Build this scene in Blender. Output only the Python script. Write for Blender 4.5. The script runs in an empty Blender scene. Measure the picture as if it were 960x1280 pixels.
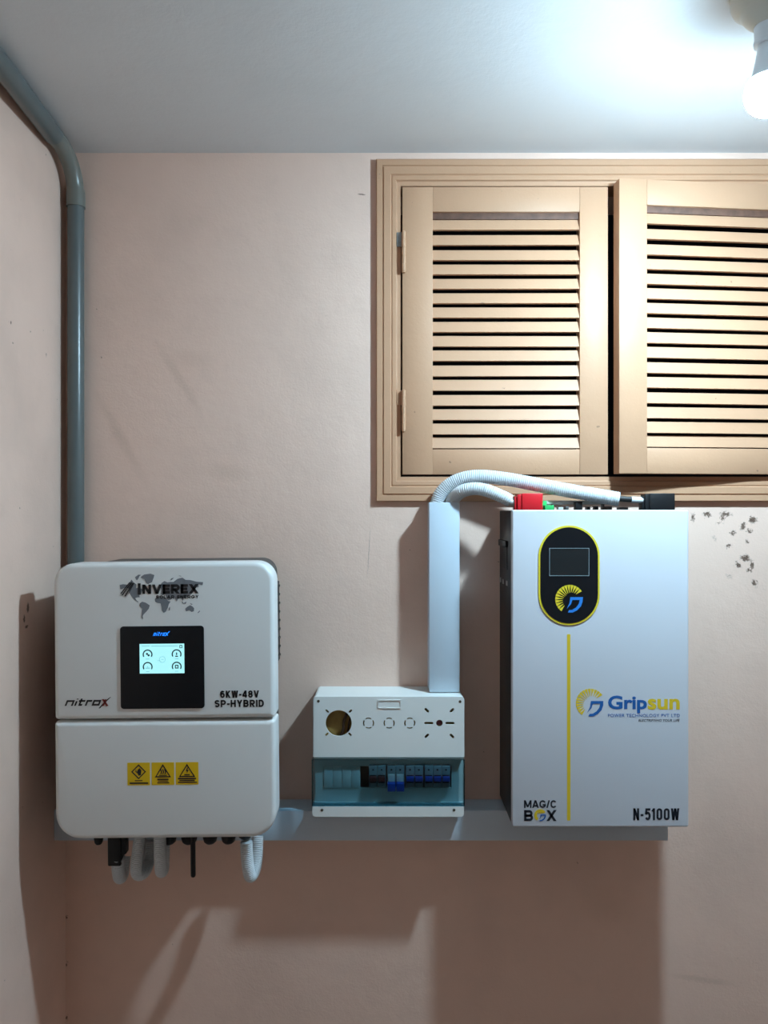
import bpy, bmesh, math, random
from mathutils import Vector, Matrix

random.seed(7)
SC = bpy.context.scene
COL = SC.collection
PI = math.pi

# ------------------------------------------------------------------ camera
F = 950.0            # focal length in pixels of the 960x1280 frame
D = 1.6              # camera to back wall (m); back wall face is Y = 0
ZC = 1.6             # camera height
cam_data = bpy.data.cameras.new('camera')
cam_data.sensor_fit = 'HORIZONTAL'
cam_data.sensor_width = 36.0
cam_data.lens = 36.0 * F / 960.0
cam_data.clip_start = 0.02
cam = bpy.data.objects.new('camera', cam_data)
cam.location = (0, -D, ZC)
cam.rotation_euler = (PI / 2, 0, 0)
COL.objects.link(cam)
SC.camera = cam

# ------------------------------------------------------------------ world, exposure
world = bpy.data.worlds.new('night')
SC.world = world
world.use_nodes = True
bgn = world.node_tree.nodes['Background']
bgn.inputs['Color'].default_value = (0.02, 0.025, 0.03, 1)
bgn.inputs['Strength'].default_value = 0.05
SC.view_settings.view_transform = 'Standard'
SC.view_settings.look = 'None'
SC.view_settings.gamma = 1.0
SC.view_settings.use_curve_mapping = False
SC.view_settings.exposure = 0.0
BULB_STRENGTH = 2120.0
BULB_COLOR = (0.55, 0.82, 1.0)
SC.cycles.max_bounces = 12
SC.cycles.diffuse_bounces = 8
SC.cycles.transparent_max_bounces = 16


# ------------------------------------------------------------------ helpers
def PX(px, d): return (px - 480.0) * d / F
def PZ(py, d): return ZC + (640.0 - py) * d / F
def PT(px, py, d): return Vector((PX(px, d), d - D, PZ(py, d)))


MATS = {}


def lin(r, g, b):
    f = lambda c: (c / 255 / 12.92) if c / 255 <= 0.04045 else ((c / 255 + 0.055) / 1.055) ** 2.4
    return (f(r), f(g), f(b), 1.0)


def mat(name, col, rough=0.5, metal=0.0, noise=0.0, nscale=30.0, bump=0.0, bscale=200.0, spec=0.5, emit=None, estr=0.0):
    m = bpy.data.materials.new(name)
    m.use_nodes = True
    nt = m.node_tree
    b = nt.nodes['Principled BSDF']
    b.inputs['Base Color'].default_value = col
    b.inputs['Roughness'].default_value = rough
    b.inputs['Metallic'].default_value = metal
    b.inputs['Specular IOR Level'].default_value = spec
    geo = nt.nodes.new('ShaderNodeNewGeometry')
    if noise:
        n = nt.nodes.new('ShaderNodeTexNoise')
        n.inputs['Scale'].default_value = nscale
        n.inputs['Detail'].default_value = 5
        nt.links.new(geo.outputs['Position'], n.inputs['Vector'])
        r = nt.nodes.new('ShaderNodeValToRGB')
        r.color_ramp.elements[0].position = 0.3
        r.color_ramp.elements[1].position = 0.7
        r.color_ramp.elements[0].color = tuple(c * (1 - noise) for c in col[:3]) + (1,)
        r.color_ramp.elements[1].color = tuple(min(1, c * (1 + noise * 0.5)) for c in col[:3]) + (1,)
        nt.links.new(n.outputs['Fac'], r.inputs['Fac'])
        nt.links.new(r.outputs['Color'], b.inputs['Base Color'])
    if bump:
        n2 = nt.nodes.new('ShaderNodeTexNoise')
        n2.inputs['Scale'].default_value = bscale
        n2.inputs['Detail'].default_value = 4
        nt.links.new(geo.outputs['Position'], n2.inputs['Vector'])
        bp = nt.nodes.new('ShaderNodeBump')
        bp.inputs['Strength'].default_value = bump
        bp.inputs['Distance'].default_value = 0.002
        nt.links.new(n2.outputs['Fac'], bp.inputs['Height'])
        nt.links.new(bp.outputs['Normal'], b.inputs['Normal'])
    if emit:
        b.inputs['Emission Color'].default_value = emit
        b.inputs['Emission Strength'].default_value = estr
    MATS[name] = m
    return m


def stained(name, base, marks, rough=0.6, bump=0.25, vary=0.06, specks=True):
    """Painted plaster with chips and smears of their own shape: marks = (centre, radii, roll, colour, opacity, softness)."""
    m = bpy.data.materials.new(name)
    m.use_nodes = True
    nt = m.node_tree
    N, L = nt.nodes, nt.links
    b = N['Principled BSDF']
    b.inputs['Roughness'].default_value = rough
    b.inputs['Specular IOR Level'].default_value = 0.3
    geo = N.new('ShaderNodeNewGeometry')

    def noise(scale, detail=4, rough_=0.55):
        n = N.new('ShaderNodeTexNoise')
        n.inputs['Scale'].default_value = scale
        n.inputs['Detail'].default_value = detail
        n.inputs['Roughness'].default_value = rough_
        L.new(geo.outputs['Position'], n.inputs['Vector'])
        return n

    def mix(fac, a, c, opacity=1.0):
        x = N.new('ShaderNodeMix')
        x.data_type = 'RGBA'
        if opacity != 1.0:
            mu = N.new('ShaderNodeMath')
            mu.operation = 'MULTIPLY'
            mu.inputs[1].default_value = opacity
            L.new(fac, mu.inputs[0])
            fac = mu.outputs[0]
        L.new(fac, x.inputs['Factor'])
        L.new(a, x.inputs['A'])
        if isinstance(c, tuple):
            x.inputs['B'].default_value = c
        else:
            L.new(c, x.inputs['B'])
        return x.outputs['Result']

    def ramp(v, a, z):
        r = N.new('ShaderNodeMapRange')
        r.interpolation_type = 'SMOOTHSTEP'
        r.inputs['From Min'].default_value = a
        r.inputs['From Max'].default_value = z
        L.new(v, r.inputs['Value'])
        return r.outputs['Result']

    rgb = N.new('ShaderNodeRGB')
    rgb.outputs[0].default_value = base
    col = rgb.outputs[0]
    big = noise(3.0, 4)
    col = mix(ramp(big.outputs['Fac'], 0.45, 0.75), col, tuple(c * (1 - vary * 2) for c in base[:3]) + (1,))
    mid = noise(14.0, 6, 0.65)
    col = mix(ramp(mid.outputs['Fac'], 0.5, 0.8), col, tuple(c * (1 - vary) for c in base[:3]) + (1,))
    if specks:
        sp = noise(60.0, 2)
        col = mix(ramp(sp.outputs['Fac'], 0.755, 0.78), col, (0.16, 0.1, 0.07, 1), 0.6)
    wob = noise(190.0, 6, 0.75)
    ws = N.new('ShaderNodeVectorMath')
    ws.operation = 'SUBTRACT'
    L.new(wob.outputs['Color'], ws.inputs[0])
    ws.inputs[1].default_value = (0.5, 0.5, 0.5)
    for (c, rad, roll, colour, op, soft, wamp) in marks:
        sc = N.new('ShaderNodeVectorMath')
        sc.operation = 'SCALE'
        sc.inputs['Scale'].default_value = wamp
        L.new(ws.outputs[0], sc.inputs[0])
        ad = N.new('ShaderNodeVectorMath')
        ad.operation = 'ADD'
        L.new(geo.outputs['Position'], ad.inputs[0])
        L.new(sc.outputs[0], ad.inputs[1])
        mp = N.new('ShaderNodeMapping')
        mp.vector_type = 'TEXTURE'
        mp.inputs['Location'].default_value = c
        mp.inputs['Rotation'].default_value = (0, roll, 0)
        mp.inputs['Scale'].default_value = rad
        L.new(ad.outputs[0], mp.inputs['Vector'])
        ln = N.new('ShaderNodeVectorMath')
        ln.operation = 'LENGTH'
        L.new(mp.outputs[0], ln.inputs[0])
        col = mix(ramp(ln.outputs['Value'], 1.0, 1.0 - soft), col, colour, op)
    L.new(col, b.inputs['Base Color'])
    fine = noise(220.0, 3)
    lump = noise(22.0, 4)
    addn = N.new('ShaderNodeMath')
    addn.operation = 'MULTIPLY_ADD'
    addn.inputs[1].default_value = 4.0
    L.new(lump.outputs['Fac'], addn.inputs[0])
    L.new(fine.outputs['Fac'], addn.inputs[2])
    bp = N.new('ShaderNodeBump')
    bp.inputs['Strength'].default_value = bump
    bp.inputs['Distance'].default_value = 0.0012
    L.new(addn.outputs[0], bp.inputs['Height'])
    L.new(bp.outputs['Normal'], b.inputs['Normal'])
    MATS[name] = m
    return m


def finish(name, me, material, root=None, smooth=None):
    """Link a mesh built in world coordinates, origin moved to its centre, parented in place."""
    if me.vertices:
        lo = Vector([min(v.co[i] for v in me.vertices) for i in range(3)])
        hi = Vector([max(v.co[i] for v in me.vertices) for i in range(3)])
        c = (lo + hi) / 2
        me.transform(Matrix.Translation(-c))
    else:
        c = Vector()
    if smooth is not None:
        for p in me.polygons:
            p.use_smooth = True
        me.set_sharp_from_angle(angle=math.radians(smooth))
    me.materials.clear()
    me.materials.append(MATS[material] if isinstance(material, str) else material)
    o = bpy.data.objects.new(name, me)
    COL.objects.link(o)
    if root is not None:
        o.parent = root
        o.matrix_parent_inverse = Matrix.Translation(-world_loc(root))
    o.location = c
    return o


def world_loc(o):
    """World location while building: a thing's or part's own location, as parents are not yet turned."""
    return o.location.copy()


def tag(o, label=None, cat=None, group=None, kind=None):
    if label: o['label'] = label
    if cat: o['category'] = cat
    if group: o['group'] = group
    if kind: o['kind'] = kind
    return o


def thing(name, loc, label, cat, group=None):
    o = bpy.data.objects.new(name, None)
    o.empty_display_size = 0.05
    o.location = loc
    COL.objects.link(o)
    return tag(o, label, cat, group)


def from_bm(name, bm, material, root=None, smooth=None):
    bmesh.ops.recalc_face_normals(bm, faces=bm.faces[:])
    me = bpy.data.meshes.new(name)
    bm.to_mesh(me)
    bm.free()
    return finish(name, me, material, root, smooth)


def add_box(bm, x0, x1, y0, y1, z0, z1, bevel=0.0, seg=2):
    r = bmesh.ops.create_cube(bm, size=1.0)
    vs = r['verts']
    for v in vs:
        v.co = Vector(((x0 + x1) / 2 + v.co.x * (x1 - x0), (y0 + y1) / 2 + v.co.y * (y1 - y0), (z0 + z1) / 2 + v.co.z * (z1 - z0)))
    if bevel:
        es = {e for v in vs for e in v.link_edges}
        bmesh.ops.bevel(bm, geom=list(es), offset=bevel, segments=seg, profile=0.5, affect='EDGES')


def box(name, x0, x1, y0, y1, z0, z1, material, root=None, bevel=0.0, seg=2):
    bm = bmesh.new()
    add_box(bm, min(x0, x1), max(x0, x1), min(y0, y1), max(y0, y1), min(z0, z1), max(z0, z1), bevel, seg)
    return from_bm(name, bm, material, root, 35 if bevel else None)


def rr(x0, x1, z0, z1, r, n=6):
    """Rounded rectangle outline; r = radius or (bl, br, tr, tl)."""
    if not isinstance(r, (tuple, list)):
        r = (r,) * 4
    pts = []
    cs = ((x0, z0, 1, 1, PI), (x1, z0, -1, 1, 1.5 * PI), (x1, z1, -1, -1, 0), (x0, z1, 1, -1, 0.5 * PI))
    for (cx, cz, sx, sz, a0), q in zip(cs, r):
        q = max(q, 1e-5)
        for k in range(n + 1):
            a = a0 + 0.5 * PI * k / n
            pts.append((cx + sx * q + q * math.cos(a), cz + sz * q + q * math.sin(a)))
    return pts


def circ(cx, cz, r, n=24, r2=None):
    return [(cx + r * math.cos(2 * PI * k / n), cz + (r2 or r) * math.sin(2 * PI * k / n)) for k in range(n)]


def slot(cx, cz, l, w, ang, n=5):
    pts = []
    for s, a0 in ((1, -PI / 2), (-1, PI / 2)):
        for k in range(n + 1):
            a = a0 + PI * k / n
            pts.append((s * (l - w) / 2 + w / 2 * math.cos(a), w / 2 * math.sin(a)))
    c, s_ = math.cos(ang), math.sin(ang)
    return [(cx + x * c - z * s_, cz + x * s_ + z * c) for x, z in pts]


def to_xz(me, y):
    me.transform(Matrix(((1, 0, 0, 0), (0, 0, -1, y), (0, 1, 0, 0), (0, 0, 0, 1))))


def plate(name, loops, y0, y1, material, root=None, bevel=0.0, smooth=None):
    """Solid plate in the XZ plane between two depths; outlines nested in others become holes."""
    cu = bpy.data.curves.new(name, 'CURVE')
    cu.dimensions = '2D'
    cu.fill_mode = 'BOTH'
    cu.extrude = abs(y1 - y0) / 2 - bevel
    cu.bevel_depth = bevel
    cu.bevel_resolution = 1
    cu.offset = -bevel
    for lp in loops:
        s = cu.splines.new('POLY')
        s.points.add(len(lp) - 1)
        for p, (x, z) in zip(s.points, lp):
            p.co = (x, z, 0, 1)
        s.use_cyclic_u = True
    o = bpy.data.objects.new(name, cu)
    me = bpy.data.meshes.new_from_object(o)
    bpy.data.objects.remove(o)
    bpy.data.curves.remove(cu)
    to_xz(me, (y0 + y1) / 2)
    return finish(name, me, material, root, smooth)


PRINT = 0.0004


def printed(name, loops, yface, material, root, lift=0.0):
    """Flat print on a surface that faces the room."""
    return plate(name, loops, yface - lift, yface - lift - PRINT, material, root)


def text_mesh(body, bold=0.0, shear=0.0, space=1.0):
    cu = bpy.data.curves.new('t', 'FONT')
    cu.body = body
    cu.size = 1.0
    cu.offset = bold
    cu.shear = shear
    cu.space_character = space
    cu.extrude = 0.5
    cu.resolution_u = 4
    o = bpy.data.objects.new('t', cu)
    me = bpy.data.meshes.new_from_object(o)
    bpy.data.objects.remove(o)
    bpy.data.curves.remove(cu)
    return me


def lettering(body, x0, x1, z0, z1, yface, material, root, bold=0.02, shear=0.0, space=1.0, name='lettering', lift=0.0):
    me = text_mesh(body, bold, shear, space)
    xs = [v.co.x for v in me.vertices]
    ys = [v.co.y for v in me.vertices]
    ax, bx, ay, by = min(xs), max(xs), min(ys), max(ys)
    for v in me.vertices:
        v.co = Vector((x0 + (v.co.x - ax) / (bx - ax) * (x1 - x0), z0 + (v.co.y - ay) / (by - ay) * (z1 - z0), v.co.z * PRINT))
    to_xz(me, yface - lift - PRINT / 2)
    return finish(name, me, material, root)


def glyph(ch, W, H, t):
    """Centre lines of a bold sans letter W wide, H high, stroke t."""
    a = t / 2
    L_, R_, B_, T_, M_ = a, W - a, a, H - a, H * 0.5
    def el(cx, cy, rx, ry, a0, a1, n=14):
        return [(cx + rx * math.cos(math.radians(a0 + (a1 - a0) * k / n)), cy + ry * math.sin(math.radians(a0 + (a1 - a0) * k / n))) for k in range(n + 1)]
    def bowl(y0, y1, xr):
        r = (y1 - y0) / 2
        rx = min(r, (xr - L_) * 0.6)
        return [(L_, y1), (xr - rx, y1)] + el(xr - rx, (y0 + y1) / 2, rx, r, 90, -90)[1:] + [(L_, y0)]
    e = H * 0.08
    cx, rx = W / 2, (R_ - L_) / 2
    ry = min((T_ - B_) / 2, rx)
    ring = el(cx, T_ - ry, rx, ry, 0, 180) + el(cx, B_ + ry, rx, ry, 180, 360) + [(R_, T_ - ry)]
    V = lambda x: [(x, 0), (x, H)]
    if ch == 'I': return [V(a)]
    if ch == 'N': return [V(L_), V(R_), [(L_ - a * .2, H + a * .3), (R_ + a * .2, -a * .3)]]
    if ch == 'V': return [[(L_ - e * .5, H + e), (cx, -e * .4)], [(R_ + e * .5, H + e), (cx, -e * .4)]]
    if ch == 'E': return [V(L_), [(0, T_), (W, T_)], [(0, B_), (W, B_)], [(0, M_), (W * .92, M_)]]
    if ch == 'R': return [V(L_), bowl(H * .44, T_, R_), [(W * .42, H * .46), (R_ + e * .35, -e)]]
    if ch == 'P': return [V(L_), bowl(H * .42, T_, R_)]
    if ch == 'B': return [V(L_), bowl(M_, T_, R_ - W * .05), bowl(B_, M_, R_)]
    if ch == 'D': return [V(L_), [(L_, T_), (R_ - rx, T_)] + el(R_ - rx, M_, rx, T_ - M_, 90, -90) + [(L_, B_)]]
    if ch == 'H': return [V(L_), V(R_), [(0, M_), (W, M_)]]
    if ch == 'X': return [[(L_ - e * .5, H + e), (R_ + e * .5, -e)], [(R_ + e * .5, H + e), (L_ - e * .5, -e)]]
    if ch == 'Y': return [[(L_ - e * .5, H + e), (cx, H * .42), (cx, 0)], [(R_ + e * .5, H + e), (cx, H * .42)]]
    if ch == 'K': return [V(L_), [(R_ + e * .4, H + e), (L_, H * .36)], [(W * .36, H * .58), (R_ + e * .5, -e)]]
    if ch == 'L': return [V(L_), [(0, B_), (W, B_)]]
    if ch == 'A': return [[(L_ - e * .4, -e), (cx, H + e * .3)], [(R_ + e * .4, -e), (cx, H + e * .3)], [(W * .2, H * .28), (W * .8, H * .28)]]
    if ch == 'M': return [V(L_), V(R_), [(L_, H + a * .2), (cx, H * .12)], [(R_, H + a * .2), (cx, H * .12)]]
    if ch == 'W': return [[(L_ - e * .2, H + e), (W * .28, -e * .3)], [(W * .28, -e * .3), (cx, H + e * .2)], [(cx, H + e * .2), (W * .72, -e * .3)], [(W * .72, -e * .3), (R_ + e * .2, H + e)]]
    if ch in 'O0': return [ring]
    if ch == 'C': return [el(cx, T_ - ry, rx, ry, 25, 180) + el(cx, B_ + ry, rx, ry, 180, 335)]
    if ch == 'G': return [el(cx, T_ - ry, rx, ry, 25, 180) + el(cx, B_ + ry, rx, ry, 180, 360) + [(R_, M_ - a), (cx, M_ - a)]]
    if ch == 'S':
        q = (T_ - M_) / 2
        return [el(cx, T_ - q, rx, q, 20, 270) + el(cx, B_ + q, rx, q, 90, -160)[1:]]
    if ch == '6':
        q = (H * .60 - B_) / 2
        return [el(cx, B_ + q, rx, q, 0, 360, 22), el(cx, T_ - ry, rx, ry, 30, 180) + [(L_, B_ + q)]]
    if ch == '8':
        q0, q1 = (M_ - B_) / 2, (T_ - M_) / 2
        return [el(cx, B_ + q0, rx, q0, 0, 360, 22), el(cx, T_ - q1, rx * .9, q1, 0, 360, 22)]
    if ch == '4': return [[(W * .72, 0), (W * .72, H)], [(0, H * .27), (W, H * .27)], [(W * .70, H + e * .2), (a * .7, H * .30)]]
    if ch == '5':
        q = (H * .62 - B_) / 2
        return [[(W * .92, T_), (L_ + a * .4, T_), (L_, H * .48)], el(cx - W * .02, B_ + q, rx, q, 150, -150, 22)]
    if ch == '1': return [V(W - a), [(W - a, H - a * .6), (0, H * .74)]]
    if ch == '-': return [[(0, H * .42), (W, H * .42)]]
    if ch == '/': return [[(L_ * .6 - e * .3, -e), (R_ + e * .3, H + e)]]
    x = H * .80
    if ch == 'n': return [[(a, 0), (a, x - a), (W - a, x - a), (W - a, 0)]]
    if ch == 'i': return [[(a, 0), (a, x * .82)], [(a, H * .88), (a, H)]]
    if ch == 't': return [[(W * .3, H), (W * .3, a), (W * .75, a)], [(0, x - a), (W, x - a)]]
    if ch == 'r': return [[(a, 0), (a, x - a), (W, x - a)]]
    if ch == 'o': return [[(a, x * .5), (a, a), (W - a, a), (W - a, x - a), (a, x - a), (a, x * .45)]]
    return []


GW = {'I': 0.0, 'M': 1.25, 'W': 1.4, '-': 0.5, '1': 0.48, '/': 0.55, 'i': 0.0, 'n': 1.1, 't': 0.85, 'r': 0.75, 'o': 1.05, 'E': 0.82, 'L': 0.82, 'S': 0.95, ' ': 0.45,
      'V': 1.08, 'A': 1.1, 'X': 1.08, 'G': 1.1, 'O': 1.1, 'Y': 1.05}


def bold_text(body, x0, x1, z0, z1, yface, material, root, t=0.2, gap=0.16, shear=0.0, name='lettering', lift=0.0):
    """Lettering drawn with strokes of one weight, fitted to its place on a surface."""
    H = z1 - z0
    tt, g = t * H, gap * H
    W = (x1 - x0) - shear * H
    fixed = sum(tt for c in body if c in 'Ii') + g * (len(body) - 1)
    k = (W - fixed) / max(sum(GW.get(c, 1.0) for c in body), 1e-6)
    bm = bmesh.new()
    x = x0
    for c in body:
        w = tt if c in 'Ii' else GW.get(c, 1.0) * k
        for line in glyph(c, w, H, tt):
            P = [Vector((p[0], p[1])) for p in line]
            vs = []
            for i, p in enumerate(P):
                d0 = (p - P[i - 1]).normalized() if i else None
                d1 = (P[i + 1] - p).normalized() if i < len(P) - 1 else None
                closed = (P[0] - P[-1]).length < 1e-6
                if d0 is None: d0 = (p - P[-2]).normalized() if closed else d1
                if d1 is None: d1 = (P[1] - p).normalized() if closed else d0
                n0, n1 = Vector((-d0.y, d0.x)), Vector((-d1.y, d1.x))
                m_ = (n0 + n1)
                m_ = m_.normalized() if m_.length > 1e-6 else n0
                m_ = m_ * (tt / 2) / max(m_.dot(n0), 0.5)
                vs.append((bm.verts.new((p.x + m_.x + x, p.y + m_.y, 0)), bm.verts.new((p.x - m_.x + x, p.y - m_.y, 0))))
            for q0, q1 in zip(vs, vs[1:]):
                bm.faces.new((q0[0], q0[1], q1[1], q1[0]))
        x += w + g
    for co, no in (((0, 0, 0), (0, -1, 0)), ((0, H, 0), (0, 1, 0))):
        geom = bm.verts[:] + bm.edges[:] + bm.faces[:]
        bmesh.ops.bisect_plane(bm, geom=geom, plane_co=co, plane_no=no, clear_outer=True)
    for v in bm.verts:
        v.co = Vector((v.co.x + shear * v.co.y, yface - lift - PRINT, z0 + v.co.y))
    return from_bm(name, bm, material, root)


def cover(name, x0, x1, z0, z1, r, yb, yf, edge, material, root=None, steps=5):
    """Rounded-corner slab whose front edge is rolled over with radius edge."""
    if not isinstance(r, (tuple, list)):
        r = (r,) * 4
    rings = [(0.0, yb)]
    for k in range(steps + 1):
        a = 0.5 * PI * k / steps
        rings.append((edge * (1 - math.cos(a)), yf + edge * (1 - math.sin(a))))
    bm = bmesh.new()
    prev = None
    first = None
    for (ins, y) in rings:
        lp = rr(x0 + ins, x1 - ins, z0 + ins, z1 - ins, tuple(max(q - ins, 0.0008) for q in r), 8)
        vs = [bm.verts.new((x, y, z)) for x, z in lp]
        if prev:
            for i in range(len(vs)):
                j = (i + 1) % len(vs)
                bm.faces.new((prev[i], prev[j], vs[j], vs[i]))
        else:
            first = vs
        prev = vs
    bm.faces.new(prev)
    bm.faces.new(first[::-1])
    return from_bm(name, bm, material, root, 40)


def lathe(name, prof, cx, cy, material, root=None, n=32, smooth=40, axis='Z', cz=0.0):
    bm = bmesh.new()
    rows = []
    for (r, h) in prof:
        if r < 1e-6:
            p = (0, 0, h)
            rows.append([bm.verts.new(p)])
        else:
            rows.append([bm.verts.new((r * math.cos(2 * PI * k / n), r * math.sin(2 * PI * k / n), h)) for k in range(n)])
    for a, b in zip(rows, rows[1:]):
        for k in range(n):
            j = (k + 1) % n
            if len(a) == 1 and len(b) == 1:
                continue
            if len(a) == 1:
                bm.faces.new((a[0], b[k], b[j]))
            elif len(b) == 1:
                bm.faces.new((a[k], a[j], b[0]))
            else:
                bm.faces.new((a[k], a[j], b[j], b[k]))
    for row, flip in ((rows[0], True), (rows[-1], False)):
        if len(row) > 1:
            bm.faces.new(row[::-1] if flip else row)
    M = Matrix.Identity(4)
    if axis == 'Y':      # height runs towards the room (-Y)
        M = Matrix.Rotation(PI / 2, 4, 'X')
    elif axis == 'X':
        M = Matrix.Rotation(PI / 2, 4, 'Y')
    bm.transform(Matrix.Translation((cx, cy, cz)) @ M)
    return from_bm(name, bm, material, root, smooth)


def spline(pts, per=12):
    P = [Vector(p) for p in pts]
    P = [P[0] * 2 - P[1]] + P + [P[-1] * 2 - P[-2]]
    out = []
    for i in range(1, len(P) - 2):
        a, b, c, d = P[i - 1], P[i], P[i + 1], P[i + 2]
        for k in range(per):
            t = k / per
            out.append(0.5 * ((2 * b) + (c - a) * t + (2 * a - 5 * b + 4 * c - d) * t * t + (3 * b - a - 3 * c + d) * t ** 3))
    out.append(P[-2])
    return out


def resample(path, step):
    out = [path[0]]
    acc = 0.0
    for a, b in zip(path, path[1:]):
        L = (b - a).length
        pos = step - acc
        while pos <= L:
            out.append(a.lerp(b, pos / L))
            pos += step
        acc = (acc + L) % step
    return out


def tube(name, path, radii, material, root=None, n=20, smooth=30):
    """Swept tube along a list of points with a radius at each."""
    bm = bmesh.new()
    T = []
    for i in range(len(path)):
        a = path[max(i - 1, 0)]
        b = path[min(i + 1, len(path) - 1)]
        T.append((b - a).normalized())
    up = Vector((0, 1, 0)) if abs(T[0].y) < 0.9 else Vector((1, 0, 0))
    u = T[0].cross(up).normalized()
    prev = None
    for i, p in enumerate(path):
        u = (u - T[i] * u.dot(T[i])).normalized()
        v = T[i].cross(u)
        ring = [bm.verts.new(p + (u * math.cos(2 * PI * k / n) + v * math.sin(2 * PI * k / n)) * radii[i]) for k in range(n)]
        if prev:
            for k in range(n):
                j = (k + 1) % n
                bm.faces.new((prev[k], prev[j], ring[j], ring[k]))
        else:
            bm.faces.new(ring[::-1])
        prev = ring
    bm.faces.new(prev)
    return from_bm(name, bm, material, root, smooth)


def corrugated(name, pts, r, material, root=None, pitch=0.0038, depth=0.0011, n=20):
    path = resample(spline(pts, 24), pitch / 4)
    rad = [(r, r, r - depth, r - depth)[i % 4] for i in range(len(path))]
    return tube(name, path, rad, material, root, n, 20)


# ------------------------------------------------------------------ materials
BROWN = (0.055, 0.026, 0.014, 1)
PINK = (0.76, 0.545, 0.447, 1)


def mk(px, py, rx, rz, roll=0.0, colour=BROWN, op=0.9, soft=0.7, w=0.034, d=D):
    p = PT(px, py, d)
    s = d / F
    return ((p.x, 0.0, p.z), (rx * s, 0.2, rz * s), roll, colour, op, soft, w)


DIRT = (0.40, 0.27, 0.19, 1)
back_marks = [
    # chipped plaster below the window
    mk(884, 643, 7, 4, 0.2), mk(866, 647, 3, 7), mk(908, 643, 9, 4), mk(903, 648, 3, 6), mk(941, 650, 7, 5),
    mk(929, 658, 4, 6, 0.5), mk(916, 666, 4, 4), mk(937, 664, 4, 4), mk(911, 682, 5, 3, -0.4), mk(897, 654, 3, 2),
    mk(932, 698, 9, 5, 0.2), mk(940, 706, 3, 8), mk(923, 706, 6, 3, 0.7), mk(937, 713, 5, 3), mk(943, 729, 4, 6, -0.4),
    mk(934, 677, 3, 3), mk(911, 720, 6, 3, 0.3, op=0.35), mk(893, 673, 5, 3, 0.5, op=0.25),
    # smears left of the window
    mk(222, 470, 9, 75, -0.55, DIRT, 0.20, 0.9, 0.03), mk(150, 545, 10, 90, -0.5, DIRT, 0.20, 0.9, 0.03),
    mk(285, 590, 45, 16, 0.1, DIRT, 0.16, 0.95, 0.03), mk(240, 450, 40, 20, 0.1, DIRT, 0.14, 0.95, 0.02),
    # hairline crack and specks
    mk(461, 690, 0.7, 40, 0.06, BROWN, 0.35, 0.6, 0.008), mk(452, 243, 6, 1.2, 0.1, BROWN, 0.7, 0.5, 0.004),
    mk(83, 1146, 2, 3, 0, BROWN, 0.9), mk(83, 1205, 2, 3, 0, BROWN, 0.9), mk(83, 1272, 3, 4, 0, BROWN, 0.9),
    # scuffs low on the wall
    mk(760, 1130, 60, 40, 0.3, DIRT, 0.18, 0.95, 0.03), mk(880, 1225, 60, 6, 0.15, DIRT, 0.25, 0.9, 0.02),
]
stained('wall_paint', PINK, back_marks)


def lk(y, z, ry, rz, colour=BROWN, op=0.8, soft=0.5, w=0.004):
    return ((-0.67, y, z), (0.2, ry, rz), 0.0, colour, op, soft, w)


stained('wall_paint_side', PINK, [lk(-0.235, 1.94, 0.003, 0.004), lk(-0.228, 1.905, 0.004, 0.002, op=0.5),
                                 lk(-0.17, 1.42, 0.006, 0.012, w=0.012), lk(-0.185, 1.40, 0.004, 0.010, w=0.012),
                                 lk(-0.175, 1.385, 0.008, 0.004, w=0.01)])
stained('ceiling_paint', (0.64, 0.645, 0.65, 1), [], 0.6, 0.2, 0.03, False)
mat('floor_tile', (0.27, 0.24, 0.21, 1), 0.35, noise=0.15, nscale=8)
stained('cream_paint', (0.49, 0.278, 0.166, 1), [], 0.5, 0.22, 0.05, True)
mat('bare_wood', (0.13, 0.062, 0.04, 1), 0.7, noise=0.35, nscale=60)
mat('grey_steel', (0.28, 0.29, 0.29, 1), 0.45, 0.7, noise=0.2, nscale=200)
mat('pvc_grey', (0.105, 0.125, 0.125, 1), 0.28, noise=0.1, nscale=15)
mat('pvc_grey_light', (0.165, 0.17, 0.15, 1), 0.3, noise=0.1, nscale=15)
mat('saddle', (0.20, 0.21, 0.20, 1), 0.5)
mat('white_powder', (0.555, 0.575, 0.62, 1), 0.42, bump=0.05, bscale=900)
mat('white_plastic', (0.70, 0.72, 0.715, 1), 0.35)
mat('white_abs', (0.72, 0.74, 0.72, 1), 0.32)
mat('off_white_holder', (0.50, 0.47, 0.40, 1), 0.35)
mat('bulb_neck', (0.62, 0.64, 0.66, 1), 0.35)
mat('trunk_white', (0.51, 0.60, 0.68, 1), 0.34)
mat('conduit_white', (0.57, 0.61, 0.635, 1), 0.42)
mat('dark_alu', (0.085, 0.085, 0.085, 1), 0.45, 0.4)
mat('black_plastic', (0.010, 0.010, 0.011, 1), 0.45, spec=0.3)
mat('black_steel', (0.010, 0.010, 0.011, 1), 0.45, noise=0.2, nscale=40)
mat('black_gloss', (0.008, 0.009, 0.011, 1), 0.22, spec=0.2)
mat('screen_dark', (0.014, 0.016, 0.017, 1), 0.3, spec=0.25)
mat('screen_edge', (0.25, 0.32, 0.36, 1), 0.3)
mat('yellow', (0.66, 0.46, 0.02, 1), 0.5)
mat('yellow_rim', (0.70, 0.56, 0.03, 1), 0.4)
mat('sticker_yellow', (0.72, 0.47, 0.0, 1), 0.5)
mat('ink_black', (0.006, 0.007, 0.010, 1), 0.45)
mat('ink_navy', (0.012, 0.015, 0.024, 1), 0.45)
mat('ink_grey', (0.17, 0.19, 0.215, 1), 0.5)
mat('ink_red', (0.22, 0.025, 0.02, 1), 0.5)
mat('ink_blue', (0.01, 0.10, 0.33, 1), 0.45)
mat('ink_blue_bright', (0.02, 0.20, 0.62, 1), 0.45)
mat('red_plastic', (0.60, 0.012, 0.02, 1), 0.35)
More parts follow.
